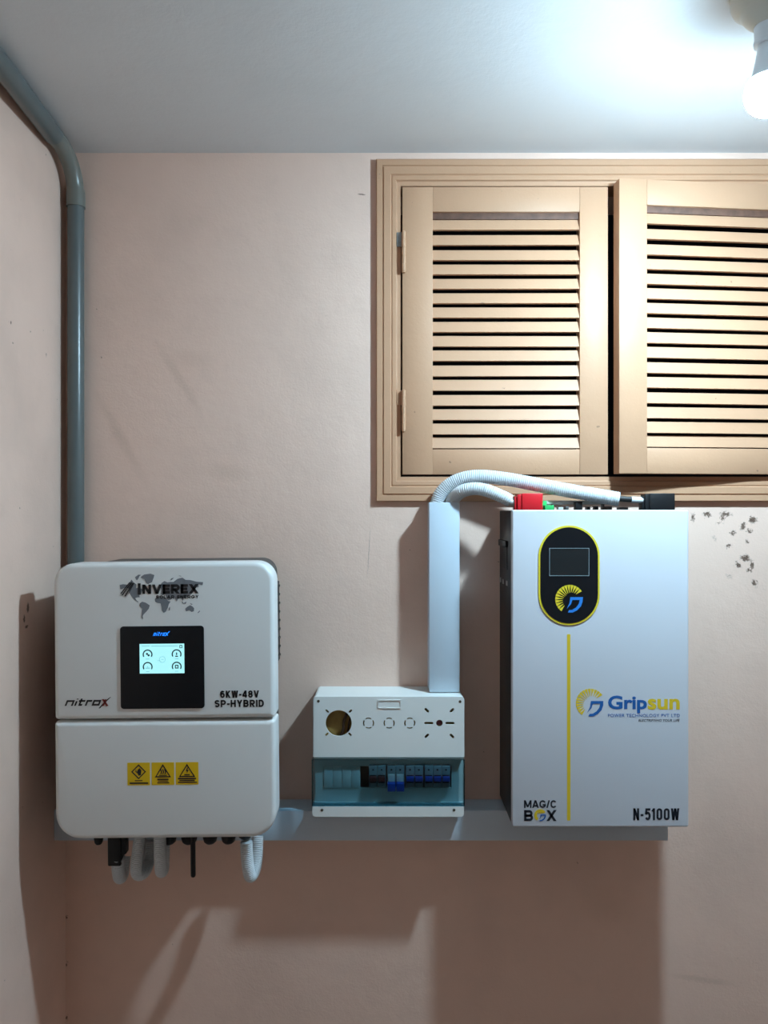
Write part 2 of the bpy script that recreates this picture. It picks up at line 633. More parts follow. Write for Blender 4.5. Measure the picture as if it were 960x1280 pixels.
mat('red_toggle', (0.11, 0.015, 0.02, 1), 0.4)
mat('green_plastic', (0.03, 0.45, 0.12, 1), 0.4)
mat('blue_toggle', (0.006, 0.06, 0.42, 1), 0.35)
mat('breaker_grey', (0.24, 0.27, 0.29, 1), 0.45)
mat('olive_board', (0.34, 0.22, 0.06, 1), 0.7, noise=0.2, nscale=60)
mat('cable_black', (0.012, 0.012, 0.012, 1), 0.5)
mat('cable_brown', (0.045, 0.02, 0.01, 1), 0.5)
mat('screw_brass', (0.10, 0.075, 0.05, 1), 0.4, 0.6)
mat('screw_zinc', (0.55, 0.55, 0.55, 1), 0.35, 0.7)
mat('clear_grey', (0.50, 0.52, 0.50, 1), 0.2)
mat('screen_lit', (0.1, 0.2, 0.2, 1), 0.3, emit=(0.42, 0.94, 1.0, 1), estr=0.95)
mat('logo_lit', (0.0, 0.05, 0.3, 1), 0.3, emit=(0.01, 0.22, 1.0, 1), estr=1.6)
mat('screen_ink', (0.02, 0.07, 0.09, 1), 0.4)
mat('screen_ink_pale', (0.08, 0.20, 0.22, 1), 0.4, emit=(0.22, 0.55, 0.6, 1), estr=0.9)
mat('bulb_glow', (0.9, 0.9, 0.9, 1), 0.4, emit=BULB_COLOR + (1,), estr=BULB_STRENGTH)

# LED board faces down: the diffuser is brightest below and dimmer towards the neck
bm_ = MATS['bulb_glow'].node_tree
g_ = bm_.nodes.new('ShaderNodeNewGeometry')
sx_ = bm_.nodes.new('ShaderNodeSeparateXYZ')
bm_.links.new(g_.outputs['True Normal'], sx_.inputs[0])
mr_ = bm_.nodes.new('ShaderNodeMapRange')
mr_.inputs['From Min'].default_value = 0.02
mr_.inputs['From Max'].default_value = -0.42
mr_.inputs['To Min'].default_value = BULB_STRENGTH * 0.01
mr_.inputs['To Max'].default_value = BULB_STRENGTH
bm_.links.new(sx_.outputs['Z'], mr_.inputs['Value'])
bm_.links.new(mr_.outputs[0], bm_.nodes['Principled BSDF'].inputs['Emission Strength'])

# smoked teal visor: clear plastic that tints what lies behind it
m = bpy.data.materials.new('teal_clear')
m.use_nodes = True
nt = m.node_tree
for n_ in list(nt.nodes):
    nt.nodes.remove(n_)
out = nt.nodes.new('ShaderNodeOutputMaterial')
tr = nt.nodes.new('ShaderNodeBsdfTransparent')
tr.inputs['Color'].default_value = (0.58, 0.725, 0.765, 1)
gl = nt.nodes.new('ShaderNodeBsdfGlossy')
gl.inputs['Roughness'].default_value = 0.08
fr = nt.nodes.new('ShaderNodeFresnel')
fr.inputs['IOR'].default_value = 1.45
mx = nt.nodes.new('ShaderNodeMixShader')
gb = nt.nodes.new('ShaderNodeNewGeometry')
mb = nt.nodes.new('ShaderNodeMath')
mb.operation = 'SUBTRACT'
mb.use_clamp = True
nt.links.new(fr.outputs[0], mb.inputs[0])
nt.links.new(gb.outputs['Backfacing'], mb.inputs[1])
nt.links.new(mb.outputs[0], mx.inputs[0])
nt.links.new(tr.outputs[0], mx.inputs[1])
nt.links.new(gl.outputs[0], mx.inputs[2])
nt.links.new(mx.outputs[0], out.inputs['Surface'])
MATS['teal_clear'] = m

# ------------------------------------------------------------------ the room
XL, XR, YB, ZT = -0.670, 1.9, -3.4, 2.356
FX0, FX1, FZ0, FZ1 = -0.0167, 0.9625, 1.6217, 2.3388      # window casing, outer
IX0, IX1, IZ0, IZ1 = 0.0352, 0.9105, 1.6740, 2.2840       # window casing, inner


def struct(o):
    o['kind'] = 'structure'
    return o


struct(plate('wall_back', [[(XL - 0.12, -0.1), (XR + 0.12, -0.1), (XR + 0.12, ZT + 0.12), (XL - 0.12, ZT + 0.12)],
                           [(IX0 - 0.004, IZ0 - 0.004), (IX1 + 0.004, IZ0 - 0.004), (IX1 + 0.004, IZ1 + 0.004), (IX0 - 0.004, IZ1 + 0.004)]],
             0.16, 0.0, 'wall_paint'))
struct(box('wall_left', XL - 0.12, XL, YB, 0.0, 0, ZT, 'wall_paint_side'))
struct(box('wall_right', XR, XR + 0.12, YB, 0.0, 0, ZT, 'wall_paint_side'))
struct(box('wall_front', XL - 0.12, XR + 0.12, YB - 0.12, YB, -0.1, ZT + 0.12, 'wall_paint_side'))
struct(box('floor', XL - 0.12, XR + 0.12, YB, 0.0, -0.1, 0, 'floor_tile'))
struct(box('ceiling', XL - 0.12, XR + 0.12, YB, 0.0, ZT, ZT + 0.12, 'ceiling_paint'))

# ------------------------------------------------------------------ window casing: four mitred moulded boards
win = bpy.data.objects.new('window_1', None)
win.location = ((FX0 + FX1) / 2, 0, FZ0)
win['kind'] = 'structure'
COL.objects.link(win)
# profile across the board, outer edge to inner edge: (share of the width, proud of the wall)
PROF = [(0.0, 0.0), (0.0, 0.010), (0.04, 0.012), (0.25, 0.012), (0.27, 0.0095), (0.30, 0.0095), (0.32, 0.0125), (0.58, 0.0125),
        (0.62, 0.009), (0.64, 0.009), (0.66, 0.0105), (0.80, 0.0105), (0.83, 0.006), (0.86, 0.0055), (1.0, 0.0055), (1.0, -0.05)]


def casing(name, oa, ob, ia, ib):
    bm = bmesh.new()
    ra, rb = [], []
    for t, v in PROF:
        a = (oa[0] + (ia[0] - oa[0]) * t, -v, oa[1] + (ia[1] - oa[1]) * t)
        b = (ob[0] + (ib[0] - ob[0]) * t, -v, ob[1] + (ib[1] - ob[1]) * t)
        ra.append(bm.verts.new(a))
        rb.append(bm.verts.new(b))
    for i in range(len(ra) - 1):
        bm.faces.new((ra[i], ra[i + 1], rb[i + 1], rb[i]))
    bm.faces.new((ra[-1], ra[0], rb[0], rb[-1]))
    bm.faces.new(ra)
    bm.faces.new(rb[::-1])
    return from_bm(name, bm, 'cream_paint', win)


O = [(FX0, FZ0), (FX1, FZ0), (FX1, FZ1), (FX0, FZ1)]
I = [(IX0, IZ0), (IX1, IZ0), (IX1, IZ1), (IX0, IZ1)]
for k in range(4):
    casing('casing_board', O[k], O[(k + 1) % 4], I[k], I[(k + 1) % 4])

# ------------------------------------------------------------------ louvred shutters
LW, LH, LT = 0.4302, 0.6018, 0.030
GAPS = [289, 308, 327, 345, 363, 381, 399, 417, 435, 453, 472, 490, 509, 527, 545]


def shutter(label, hinge_left):
    """Leaf built closed at its place in the frame; hinge side stile is the wider one."""
    x0 = 0.0385 if hinge_left else 0.4762
    z0 = 1.6786
    yf, yb = -0.010, -0.010 + LT
    root = thing('louvered_shutter', (x0 if hinge_left else x0 + LW, 0.0, z0), label, 'shutter', 'louvered window shutters')
    wl, wr = (0.0635, 0.0592) if hinge_left else (0.0592, 0.0635)
    xi0, xi1 = x0 + wl, x0 + LW - wr
    zi0, zi1 = z0 + 0.0526, z0 + LH - 0.052
    box('stile', x0, xi0, yf, yb, z0, z0 + LH, 'cream_paint', root, 0.0012)
    box('stile', xi1, x0 + LW, yf, yb, z0, z0 + LH, 'cream_paint', root, 0.0012)
    box('rail', xi0, xi1, yf + 0.0003, yb, z0, zi0, 'cream_paint', root, 0.0008)
    box('rail', xi0, xi1, yf + 0.0003, yb, zi1, z0 + LH, 'cream_paint', root, 0.0008)
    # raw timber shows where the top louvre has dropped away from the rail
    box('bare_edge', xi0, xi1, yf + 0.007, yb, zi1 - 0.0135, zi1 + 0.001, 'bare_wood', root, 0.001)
    # louvres: lower edge to the room, upper edge to the outside
    df = D - 0.010
    edges = [264 + 8] + [g + 2.2 for g in GAPS]
    lows = [g - 2.2 for g in GAPS] + [560]
    proto = None
    for k, (t, b) in enumerate(zip(edges, lows)):
        zt, zb = PZ(t, df), PZ(b, df)
        if proto is None:
            bm = bmesh.new()
            h = 0.0228
            sec = [(0.0, 0.0), (0.0068, -0.0004), (0.0150, h - 0.0006), (0.0082, h + 0.0006)]
            a = [bm.verts.new((xi0 - 0.004, yf + 0.0016 + y, z)) for y, z in sec]
            c = [bm.verts.new((xi1 + 0.004, yf + 0.0016 + y, z)) for y, z in sec]
            for i in range(4):
                j = (i + 1) % 4
                bm.faces.new((a[i], a[j], c[j], c[i]))
            bm.faces.new(a[::-1])
            bm.faces.new(c)
            o = from_bm('slat', bm, 'cream_paint', root)
            base = o.location.copy()
            proto = o
        else:
            o = proto.copy()
            COL.objects.link(o)
            o.parent = root
            o.matrix_parent_inverse = proto.matrix_parent_inverse.copy()
        o.location = base + Vector((0, 0, zb))
        o.rotation_euler = (random.uniform(-0.03, 0.03), random.uniform(-0.0015, 0.0015), 0)
    # painted butt hinges
    hx = x0 - 0.001 if hinge_left else x0 + LW + 0.001
    sg = 1 if hinge_left else -1
    for (ya, yb_) in ((290, 340), (488, 538)):
        za, zb = PZ(ya, df), PZ(yb_, df)
        h_ = box('hinge', hx - sg * 0.011, hx + sg * 0.004, yf + 0.0015, yf + 0.0035, za - 0.030, za, 'grey_steel' if ya == 290 else 'cream_paint', root, 0.0004)
        h_['label'] = 'painted butt hinge'
        prof = []
        n = 5
        for q in range(n):
            t0 = zb + (za - zb) * q / n
            t1 = zb + (za - zb) * (q + 1) / n
            prof += [(0.0036, t0 + 0.0001), (0.0044, t0 + 0.0008), (0.0044, t1 - 0.0008), (0.0036, t1 - 0.0001)]
        lathe('knuckle', [(0.0022, zb - 0.003), (0.004, zb - 0.002)] + prof + [(0.003, za + 0.001)], hx + sg * 0.0035, yf - 0.0035, 'cream_paint', h_, 14)
    return root


shutter('closed cream louvred shutter with two painted hinges on its left stile', True)
rs = shutter('cream louvred shutter standing slightly ajar, its meeting edge proud of the frame', False)
rs.rotation_euler = (0, 0, math.radians(5.6))

# ------------------------------------------------------------------ ceiling lamp holder and bulb
BX, BY = 0.556, -0.50
holder = thing('lamp_holder', (BX, BY, ZT), 'beige round batten lamp holder screwed to the ceiling', 'lamp holder')
lathe('base', [(0.0475, ZT), (0.0500, ZT - 0.003), (0.0500, ZT - 0.017), (0.0470, ZT - 0.024), (0.040, ZT - 0.030), (0.0365, ZT - 0.033),
               (0.0355, ZT - 0.036), (0.030, ZT - 0.044), (0.0235, ZT - 0.050), (0.0200, ZT - 0.0535)], BX, BY, 'off_white_holder', holder, 40)
lathe('socket', [(0.0192, ZT - 0.0535), (0.0186, ZT - 0.060), (0.0182, ZT - 0.073), (0.0195, ZT - 0.074), (0.0195, ZT - 0.079), (0.015, ZT - 0.080)],
      BX, BY, 'bulb_neck', holder, 32)
bulb = thing('light_bulb', (BX, BY, ZT - 0.080), 'lit white LED bulb hanging from the ceiling holder', 'light bulb')
lathe('neck', [(0.0140, ZT - 0.0800), (0.0145, ZT - 0.086), (0.0170, ZT - 0.100), (0.0215, ZT - 0.122), (0.0262, ZT - 0.130)], BX, BY, 'bulb_neck', bulb, 32)
zb0 = 2.2075
dome = []
for k in range(13):
    a = math.radians(32 - 122 * k / 12)
    dome.append((0.0325 * math.cos(a) if k < 12 else 0.0, zb0 + 0.0335 * math.sin(a)))
lathe('dome', dome, BX, BY, 'bulb_glow', bulb, 24, 180)

# ------------------------------------------------------------------ grey conduit pipe in the corner
RP = 0.0165
PXc, PYc = -0.641, -0.019
PXr = -0.648
ZP = ZT - RP - 0.001
pipe = thing('conduit_pipe', (PXc, PYc, 0.9955), 'grey plastic conduit pipe bending from the wall corner along the ceiling', 'pipe')
tube('pipe', [Vector((PXc, PYc, 0.9955)), Vector((PXc, PYc, 1.5)), Vector((PXc, PYc, 2.262))], [RP] * 3, 'pvc_grey', pipe, 28)
RB = 0.085
bend = [Vector((PXc, PYc, ZP - RB - 0.02))] + [Vector((PXc + (PXr - PXc) * (a / (0.5 * PI)) ** 2, PYc - RB * (1 - math.cos(a)), ZP - RB + RB * math.sin(a))) for a in [0.5 * PI * k / 14 for k in range(15)]] + [Vector((PXr, PYc - RB - 0.01, ZP))]
e = tube('elbow_bend', bend, [RP + 0.0022] * 3 + [RP + 0.0004] * 14, 'pvc_grey_light', pipe, 28)
e['label'] = 'pale grey elbow bend'
tube('pipe', [Vector((PXr, PYc - RB - 0.006, ZP)), Vector((-0.633, -0.35, ZP)), Vector((-0.628, -1.0, ZP)), Vector((-0.640, YB + 0.01, ZP))], [RP + 0.002] * 4, 'pvc_grey', pipe, 28)


# ------------------------------------------------------------------ cable trunking
def trunk_h(label):
    x0, x1, z0, z1, dep = XL + 0.001, 0.5755, 0.934, 0.995, 0.060
    r = thing('cable_trunking', ((x0 + x1) / 2, 0, z0), label, 'trunking')
    bm = bmesh.new()
    add_box(bm, x0, x1, -dep + 0.006, -0.0002, z0, z0 + 0.002)
    add_box(bm, x0, x1, -dep + 0.006, -0.0002, z1 - 0.002, z1)
    add_box(bm, x0, x1, -0.002, -0.0002, z0 + 0.002, z1 - 0.002)
    add_box(bm, x1 - 0.002, x1, -dep + 0.006, -0.002, z0 + 0.002, z1 - 0.002)
    from_bm('channel', bm, 'trunk_white', r)
    box('lid', x0, x1, -dep, -dep + 0.0055, z0, z1, 'trunk_white', r, 0.0012)
    return r


trunk_h('long horizontal white cable trunking running below both boxes')


def trunk_v(label):
    x0, x1, z0, z1, dep = 0.0917, 0.1532, 1.2345, 1.6195, 0.060
    r = thing('cable_trunking', ((x0 + x1) / 2, 0, z0), label, 'trunking')
    bm = bmesh.new()
    add_box(bm, x0, x0 + 0.002, -dep + 0.006, -0.0002, z0, z1)
    add_box(bm, x1 - 0.002, x1, -dep + 0.006, -0.0002, z0, z1)
    add_box(bm, x0 + 0.002, x1 - 0.002, -0.002, -0.0002, z0, z1)
    from_bm('channel', bm, 'trunk_white', r)
    box('lid', x0, x1, -dep, -dep + 0.0055, z0, z1, 'trunk_white', r, 0.0012)
    return r


trunk_v('short upright white cable trunking standing on the distribution box')

# ------------------------------------------------------------------ inverter (left)
DI = 1.375
YI = DI - D                   # front face
ix = lambda p: PX(p, DI)
iz = lambda p: PZ(p, DI)
inv = thing('inverter', (ix(207), 0.0, iz(1049)), 'white rounded solar inverter with a lit touch screen and a world map print', 'inverter')
ys = YI + 0.050               # back of the covers
upc = cover('upper_cover', ix(69), ix(345), iz(899), iz(703.5), (0.006, 0.006, 0.036, 0.036), ys, YI, 0.009, 'white_plastic', inv)
lwc = cover('lower_cover', ix(68.3), ix(345), iz(1049), iz(901.6), (0.046, 0.046, 0.006, 0.006), ys, YI + 0.0004, 0.009, 'white_plastic', inv)
bd = cover('heat_sink_body', -0.572, -0.2185, 1.030, 1.5035, (0.02, 0.02, 0.03, 0.03), -0.012, ys + 0.0005, 0.004, 'dark_alu', inv)
bd['label'] = 'dark grey metal rear body'
v = box('fan_vent', -0.2185, -0.2075, -0.145, -0.060, PZ(830, 1.5), PZ(729, 1.5), 'black_plastic', inv, 0.002)
for k in range(9):
    z = PZ(735 + k * 11, 1.5)
    box('vent_fin', -0.2075, -0.2055, -0.14, -0.065, z - 0.002, z + 0.002, 'black_plastic', v)
box('wall_bracket', -0.52, -0.27, -0.012, -0.0003, 1.10, 1.46, 'dark_alu', inv)
# display
dp = cover('display_panel', ix(152.8), ix(257.5), iz(885.6), iz(782.5), 0.006, YI + 0.0002, YI - 0.0022, 0.0012, 'black_gloss', inv)
dp['label'] = 'black glossy display panel'
yd = YI - 0.0022
scn = printed('screen', [[(ix(177.3), iz(841.3)), (ix(233), iz(841.3)), (ix(233), iz(804.4)), (ix(177.3), iz(804.4))]], yd, 'screen_lit', dp)
scn['label'] = 'glowing pale cyan touch screen'
ysn = yd - PRINT


def arc_band(cx, cz, r0, r1, a0, a1, n=18):
    pts = [(cx + r1 * math.cos(a0 + (a1 - a0) * k / n), cz + r1 * math.sin(a0 + (a1 - a0) * k / n)) for k in range(n + 1)]
    pts += [(cx + r0 * math.cos(a1 + (a0 - a1) * k / n), cz + r0 * math.sin(a1 + (a0 - a1) * k / n)) for k in range(n + 1)]
    return pts


sI = DI / F
for (gx, gy) in ((187.3, 817.5), (187.3, 833), (223.5, 817.5), (223.5, 833)):
    printed('gauge', [arc_band(ix(gx), iz(gy), 4.7 * sI, 6.2 * sI, -0.55, PI + 0.55)], ysn, 'screen_ink', dp)
printed('gauge_icon', [circ(ix(186.6), iz(816.8), 1.3 * sI), circ(ix(188.6), iz(818.6), 1.3 * sI)], ysn, 'screen_ink', dp)
printed('gauge_icon', [rr(ix(184.4), ix(190.2), iz(835.2), iz(834), 0.0003), [(ix(186.4), iz(833.6)), (ix(188.2), iz(833.6)), (ix(187.3), iz(831.8))]], ysn, 'screen_ink_pale', dp)
printed('gauge_icon', [rr(ix(222.8), ix(224.2), iz(818.6), iz(815.4), 0.0003), rr(ix(221.8), ix(225.2), iz(820.8), iz(819.4), 0.0003)], ysn, 'screen_ink', dp)
printed('gauge_icon', [rr(ix(221.3), ix(225.7), iz(835.4), iz(830.8), 0.0008), rr(ix(222.4), ix(224.6), iz(834.2), iz(832), 0.0003)], ysn, 'screen_ink', dp)
printed('home_icon', [rr(ix(227.2), ix(230.7), iz(810), iz(806.2), 0.0006), rr(ix(227.9), ix(230), iz(809.2), iz(807.2), 0.0003)], ysn, 'screen_ink', dp)
printed('flow_icon', [circ(ix(205.6), iz(824), 4.0 * sI), circ(ix(205.6), iz(824), 3.4 * sI)], ysn, 'screen_ink_pale', dp)
printed('flow_icon', [rr(ix(199.5), ix(201.6), iz(825.6), iz(825), 0.0002), rr(ix(204), ix(207.2), iz(824.3), iz(823.7), 0.0002)], ysn, 'screen_ink_pale', dp)
printed('status_line', [rr(ix(180), ix(190), iz(807.4), iz(806.5), 0.0003), rr(ix(192), ix(225), iz(807.6), iz(806.7), 0.0003)], ysn, 'screen_ink_pale', dp)
for vx in (185, 221.3):
    for vy in (822.8, 838.4):
        printed('value_line', [rr(ix(vx), ix(vx + 4.5), iz(vy + 0.8), iz(vy), 0.0002)], ysn, 'screen_ink_pale', dp)
bold_text('nitro', ix(194.2), ix(210), iz(794.4), iz(789.6), yd, 'logo_lit', dp, 0.20, 0.2, 0.4, name='lit_lettering')
printed('lit_lettering', [[(ix(208.2), iz(794.8)), (ix(209.6), iz(794.8)), (ix(215.4), iz(789)), (ix(214.2), iz(789))],
                          [(ix(209.6), iz(790.4)), (ix(211), iz(790.4)), (ix(213), iz(794.2)), (ix(211.6), iz(794.2))]], yd, 'logo_lit', dp)
# world map, traced in an 8x magnified view of the print
mp8 = lambda pts: [(ix(145 + x / 8), iz(705 + y / 8)) for x, y in pts]
LANDS = [
    [(62, 205), (95, 198), (150, 205), (180, 152), (200, 180), (228, 200), (225, 240), (250, 230), (290, 252), (275, 300), (255, 310), (262, 330),
     (235, 330), (215, 337), (228, 360), (250, 376), (238, 376), (205, 350), (180, 320), (160, 290), (152, 240), (120, 232), (70, 250)],
    [(216, 128), (250, 104), (276, 106), (258, 122), (250, 142), (236, 160), (224, 150)],
    [(272, 134), (284, 118), (310, 103), (370, 95), (410, 110), (400, 140), (385, 180), (345, 200), (325, 185), (310, 150)],
    [(262, 390), (285, 375), (320, 385), (360, 412), (350, 445), (325, 475), (300, 500), (288, 520), (292, 548), (275, 530), (278, 480), (285, 445), (260, 415)],
    [(412, 350), (440, 316), (500, 322), (520, 340), (545, 370), (568, 375), (550, 405), (540, 440), (520, 475), (500, 488), (485, 470), (478, 430), (470, 395), (440, 388), (416, 378)],
    [(550, 440), (564, 428), (561, 460), (552, 466)],
    [(470, 300), (478, 260), (470, 230), (480, 190), (510, 170), (540, 185), (570, 180), (600, 180), (640, 150), (690, 138), (720, 160), (770, 163),
     (830, 180), (896, 185), (890, 215), (850, 205), (850, 232), (830, 235), (810, 215), (790, 240), (800, 280), (770, 310), (740, 330), (700, 345),
     (690, 372), (675, 345), (650, 340), (630, 378), (615, 345), (590, 335), (575, 355), (545, 362), (525, 330), (515, 305), (490, 312)],
    [(714, 450), (735, 430), (765, 414), (785, 425), (804, 445), (800, 475), (780, 482), (755, 465), (722, 476)],
    [(678, 375), (690, 378), (704, 402), (694, 400)], [(704, 388), (728, 378), (722, 398), (708, 402)],
    [(762, 392), (790, 406), (776, 410)], [(858, 468), (862, 476), (846, 494), (836, 492)],
    [(568, 165), (578, 144), (604, 138), (584, 160)], [(652, 112), (684, 126), (668, 124)],
]
wm = printed('world_map', [mp8(l) for l in LANDS], YI, 'ink_grey', upc)
wm['label'] = 'grey world map print'
ym = YI - PRINT
bold_text('I', ix(145 + 243 / 8), ix(145 + 272 / 8), iz(705 + 304 / 8), iz(705 + 190 / 8), ym, 'ink_black', upc, 0.25)
bold_text('NVEREX', ix(145 + 288 / 8), ix(145 + 850 / 8), iz(705 + 297 / 8), iz(705 + 203 / 8), ym, 'ink_black', upc, 0.29, 0.10)
bold_text('SOLAR ENERGY', ix(145 + 425 / 8), ix(145 + 850 / 8), iz(705 + 346 / 8), iz(705 + 312 / 8), ym, 'ink_black', upc, 0.24, 0.22)
strokes = []
for k in range(5):
    ox, oy, ln = k * 14, (k % 2) * 8, 1.0 - 0.08 * abs(k - 2)
    strokes.append(mp8([(66 + ox, 292 + oy + k * 6), (78 + ox, 296 + oy + k * 6), (168 + ox * 0.75, 180 + oy * .5 + k * 2), (160 + ox * 0.75, 176 + oy * .5 + k * 2)]))
printed('logo_strokes', strokes, ym, 'ink_black', upc)
bold_text('nitro', ix(82.4), ix(129.5), iz(881.2), iz(872.2), YI, 'ink_black', upc, 0.25, 0.18, 0.42)
q = lambda x, y: (ix(60 + x / 9.6), iz(850 + y / 9.6))
printed('logo_cross', [[q(622, 332), (q(640, 332)), q(720, 250), q(775, 195), q(760, 200), q(700, 245)]], YI, 'ink_black', upc)
printed('logo_cross', [[q(662, 222), q(690, 222), q(742, 302), q(715, 306)], [q(700, 225), q(722, 225), q(690, 300), q(668, 306)]], YI - PRINT, 'ink_red', upc)
bold_text('6KW-48V', ix(277), ix(325.3), iz(873), iz(864), YI, 'ink_black', upc, 0.225, 0.14)
bold_text('SP-HYBRID', ix(270), ix(331.5), iz(884.6), iz(875.6), YI, 'ink_black', upc, 0.225, 0.14)
# warning stickers
YL = YI + 0.0004
for k, (a, b, c, d_) in enumerate(((160, 188.2, 953, 981.4), (190.4, 218.5, 953, 981.2), (220.4, 248.8, 953, 981))):
    st = printed('warning_sticker', [rr(ix(a), ix(b), iz(d_), iz(c), 0.001)], YL, 'sticker_yellow', inv)
    cx, w = (a + b) / 2, (b - a)
    yk = YL - PRINT
    P = lambda x, y: (ix(a + x * w), iz(c + y * (d_ - c)))
    if k == 0:
        sym = [[P(.5, .07), P(.83, .40), P(.5, .73), P(.17, .40)], [P(.5, .14), P(.76, .40), P(.5, .66), P(.24, .40)]]
        sym2 = [[P(.47, .30), P(.55, .24), P(.62, .34), P(.60, .55), P(.50, .58), P(.46, .48), P(.36, .40), P(.38, .28), P(.42, .42)]]
        bars = [(.33, .67, .77, .81), (.10, .92, .87, .93)]
    else:
        sym = [[P(.5, .07), P(.86, .66), P(.14, .66)], [P(.5, .17), P(.78, .61), P(.22, .61)]]
        if k == 1:
            sym2 = [[P(x, .30), P(x + .05, .30), P(x + .10, .42), P(x + .06, .52), P(x + .01, .52), P(x + .05, .42)] for x in (.37, .46, .55)]
            sym2 = sym2 + [[P(.33, .55), P(.68, .55), P(.68, .59), P(.33, .59)]]
            bars = [(.25, .75, .72, .78), (.28, .74, .81, .84), (.25, .78, .88, .92)]
        else:
            sym2 = [[P(.50, .24), P(.55, .24), P(.52, .35), P(.58, .35), P(.48, .50), P(.50, .40), P(.45, .40)], [P(.38, .53), P(.62, .53), P(.62, .58), P(.38, .58)]]
            bars = [(.10, .90, .70, .76), (.16, .84, .79, .84), (.10, .94, .87, .92)]
    printed('warning_symbol', sym, yk, 'ink_black', st)
    printed('warning_symbol', sym2, yk, 'ink_black', st)
    printed('small_print', [[P(x0, y1), P(x1, y1), P(x1, y0), P(x0, y0)] for x0, x1, y0, y1 in bars], yk, 'ink_black', st)
# glands, stick and plugs under the inverter
DG = 1.47


def gland(px, r):
    x = PX(px, DG + 0.012)
    q = 0.014 if px == 308 else 0.0
    lathe('cable_gland', [(r * 0.8, 1.032), (r, 1.028), (r, 0.985 + q), (r * 0.97, 0.975 + q), (r * 1.05, 0.974 + q), (r * 1.05, 0.966 + q), (r * 0.9, 0.958 + q), (r * 0.6, 0.954 + q), (0, 0.953 + q)],
          x, DG - D + (0.0 if q else 0.012), 'black_plastic', inv, 20)


for px_, r_ in ((123, 0.0085), (172, 0.013), (200, 0.012), (211, 0.0145), (236.5, 0.0150), (262.5, 0.0135), (285.5, 0.0135), (308, 0.0145)):
    if px_ in (172, 200):
        continue
    gland(px_, r_)
ws = lathe('data_stick', [(0.004, 1.03), (0.0048, 1.028), (0.0048, PZ(1091, DG)), (0.0035, PZ(1093, DG)), (0, PZ(1093.4, DG))], PX(242.5, DG), DG - D - 0.01, 'black_plastic', inv, 16)
box('plug', PX(136.5, DG), PX(153, DG), DG - D - 0.012, DG - D + 0.012, PZ(1079, DG), 1.031, 'black_plastic', inv, 0.003)
box('plug', PX(150, DG), PX(158.5, DG), DG - D - 0.008, DG - D + 0.012, PZ(1066, DG), 1.031, 'black_plastic', inv, 0.003)
inv.rotation_euler = (0, math.radians(-0.55), 0)

# hanging corrugated conduits: down from the inverter, round and up into the trunking
G = 'conduit loops hanging below the inverter'


def loop(label, pts, r=0.0125, pitch=0.0036):
    o = corrugated('corrugated_conduit', [PT(x, y, d) for x, y, d in pts], r, 'conduit_white', None, pitch)
    tag(o, label, 'conduit', G)
    return o


loop('short white conduit below the black plugs', [(148, 1072, 1.47), (148, 1084, 1.475), (150, 1096, 1.49), (153, 1090, 1.51), (155, 1070, 1.523)], 0.0130)
loop('white corrugated conduit loop bending sideways beside the black plugs', [(177, 1026, 1.47), (174, 1055, 1.47), (171, 1080, 1.47), (172, 1092, 1.476), (180, 1090, 1.49), (186, 1075, 1.515), (188, 1050, 1.522)], 0.0120)
loop('white corrugated conduit hanging straight down beside the round glands', [(199.5, 1028, 1.452), (200, 1060, 1.452), (201, 1080, 1.458), (202, 1089, 1.475), (204, 1082, 1.512), (205, 1056, 1.524)], 0.0120)
loop('white corrugated conduit hooking up from the rightmost gland to the trunking', [(308, 1052.5, 1.463), (308.5, 1066, 1.463), (310, 1083, 1.466), (313, 1095, 1.475), (318, 1088, 1.495), (321, 1072, 1.512), (322, 1045, 1.524)], 0.0118)

# ------------------------------------------------------------------ distribution box
DB = 1.51
YD = DB - D
dx = lambda p: PX(p, DB)
dz = lambda p: PZ(p, DB)
bx0, bx1 = dx(391), dx(580.5)
bz0, bz1 = 0.9992, 1.2330
dbox = thing('distribution_box', ((bx0 + bx1) / 2, 0, bz0), 'white plastic distribution box with punched cover and smoked breaker window', 'distribution box')
plate('enclosure', [rr(bx0 + 0.001, bx1 - 0.001, bz0, bz1, 0.008), rr(bx0 + 0.004, bx1 - 0.004, bz0 + 0.003, bz1 - 0.003, 0.006)], -0.0002, YD + 0.018, 'white_abs', dbox, smooth=35)
bb = box('back_board', bx0 + 0.006, bx1 - 0.006, YD + 0.016, YD + 0.019, dz(942), bz1 - 0.006, 'olive_board', dbox)
bb['label'] = 'brown inner back board'
zs = dz(946.5)      # lower edge of the punched cover
sD = DB / F
holes = [circ(dx(423.3), dz(904), 16.3 * sD, 40)]
for (a, b, an) in ((409, 889, -45), (438, 889, 45), (408.5, 918, 45), (437.5, 918, -45)):
    holes.append(slot(dx(a), dz(b), 5.4 * sD, 2.6 * sD, math.radians(an)))
for cx in (460.7, 486.4, 512.2):
    for k in range(4):
        a0 = math.radians(45 + 90 * k + 12)
        holes.append(arc_band(dx(cx), dz(904), 5.4 * sD, 7.0 * sD, a0, a0 + math.radians(66), 8))
holes.append(circ(dx(549.3), dz(904), 4.2 * sD, 24))
for (a, b, l, an) in ((536, 904, 11.5, 0), (562.5, 904, 11.5, 0), (533.5, 888, 7, -45), (565, 888, 7, 45), (533.5, 920, 7, 45), (565, 920, 7, -45)):
    holes.append(slot(dx(a), dz(b), l * sD, 3.2 * sD, math.radians(an)))
pc = plate('punched_cover', [rr(dx(392), dx(580.5), zs, dz(871), (0.001, 0.001, 0.007, 0.007))] + holes, YD, YD + 0.003, 'white_abs', dbox, 0.0)
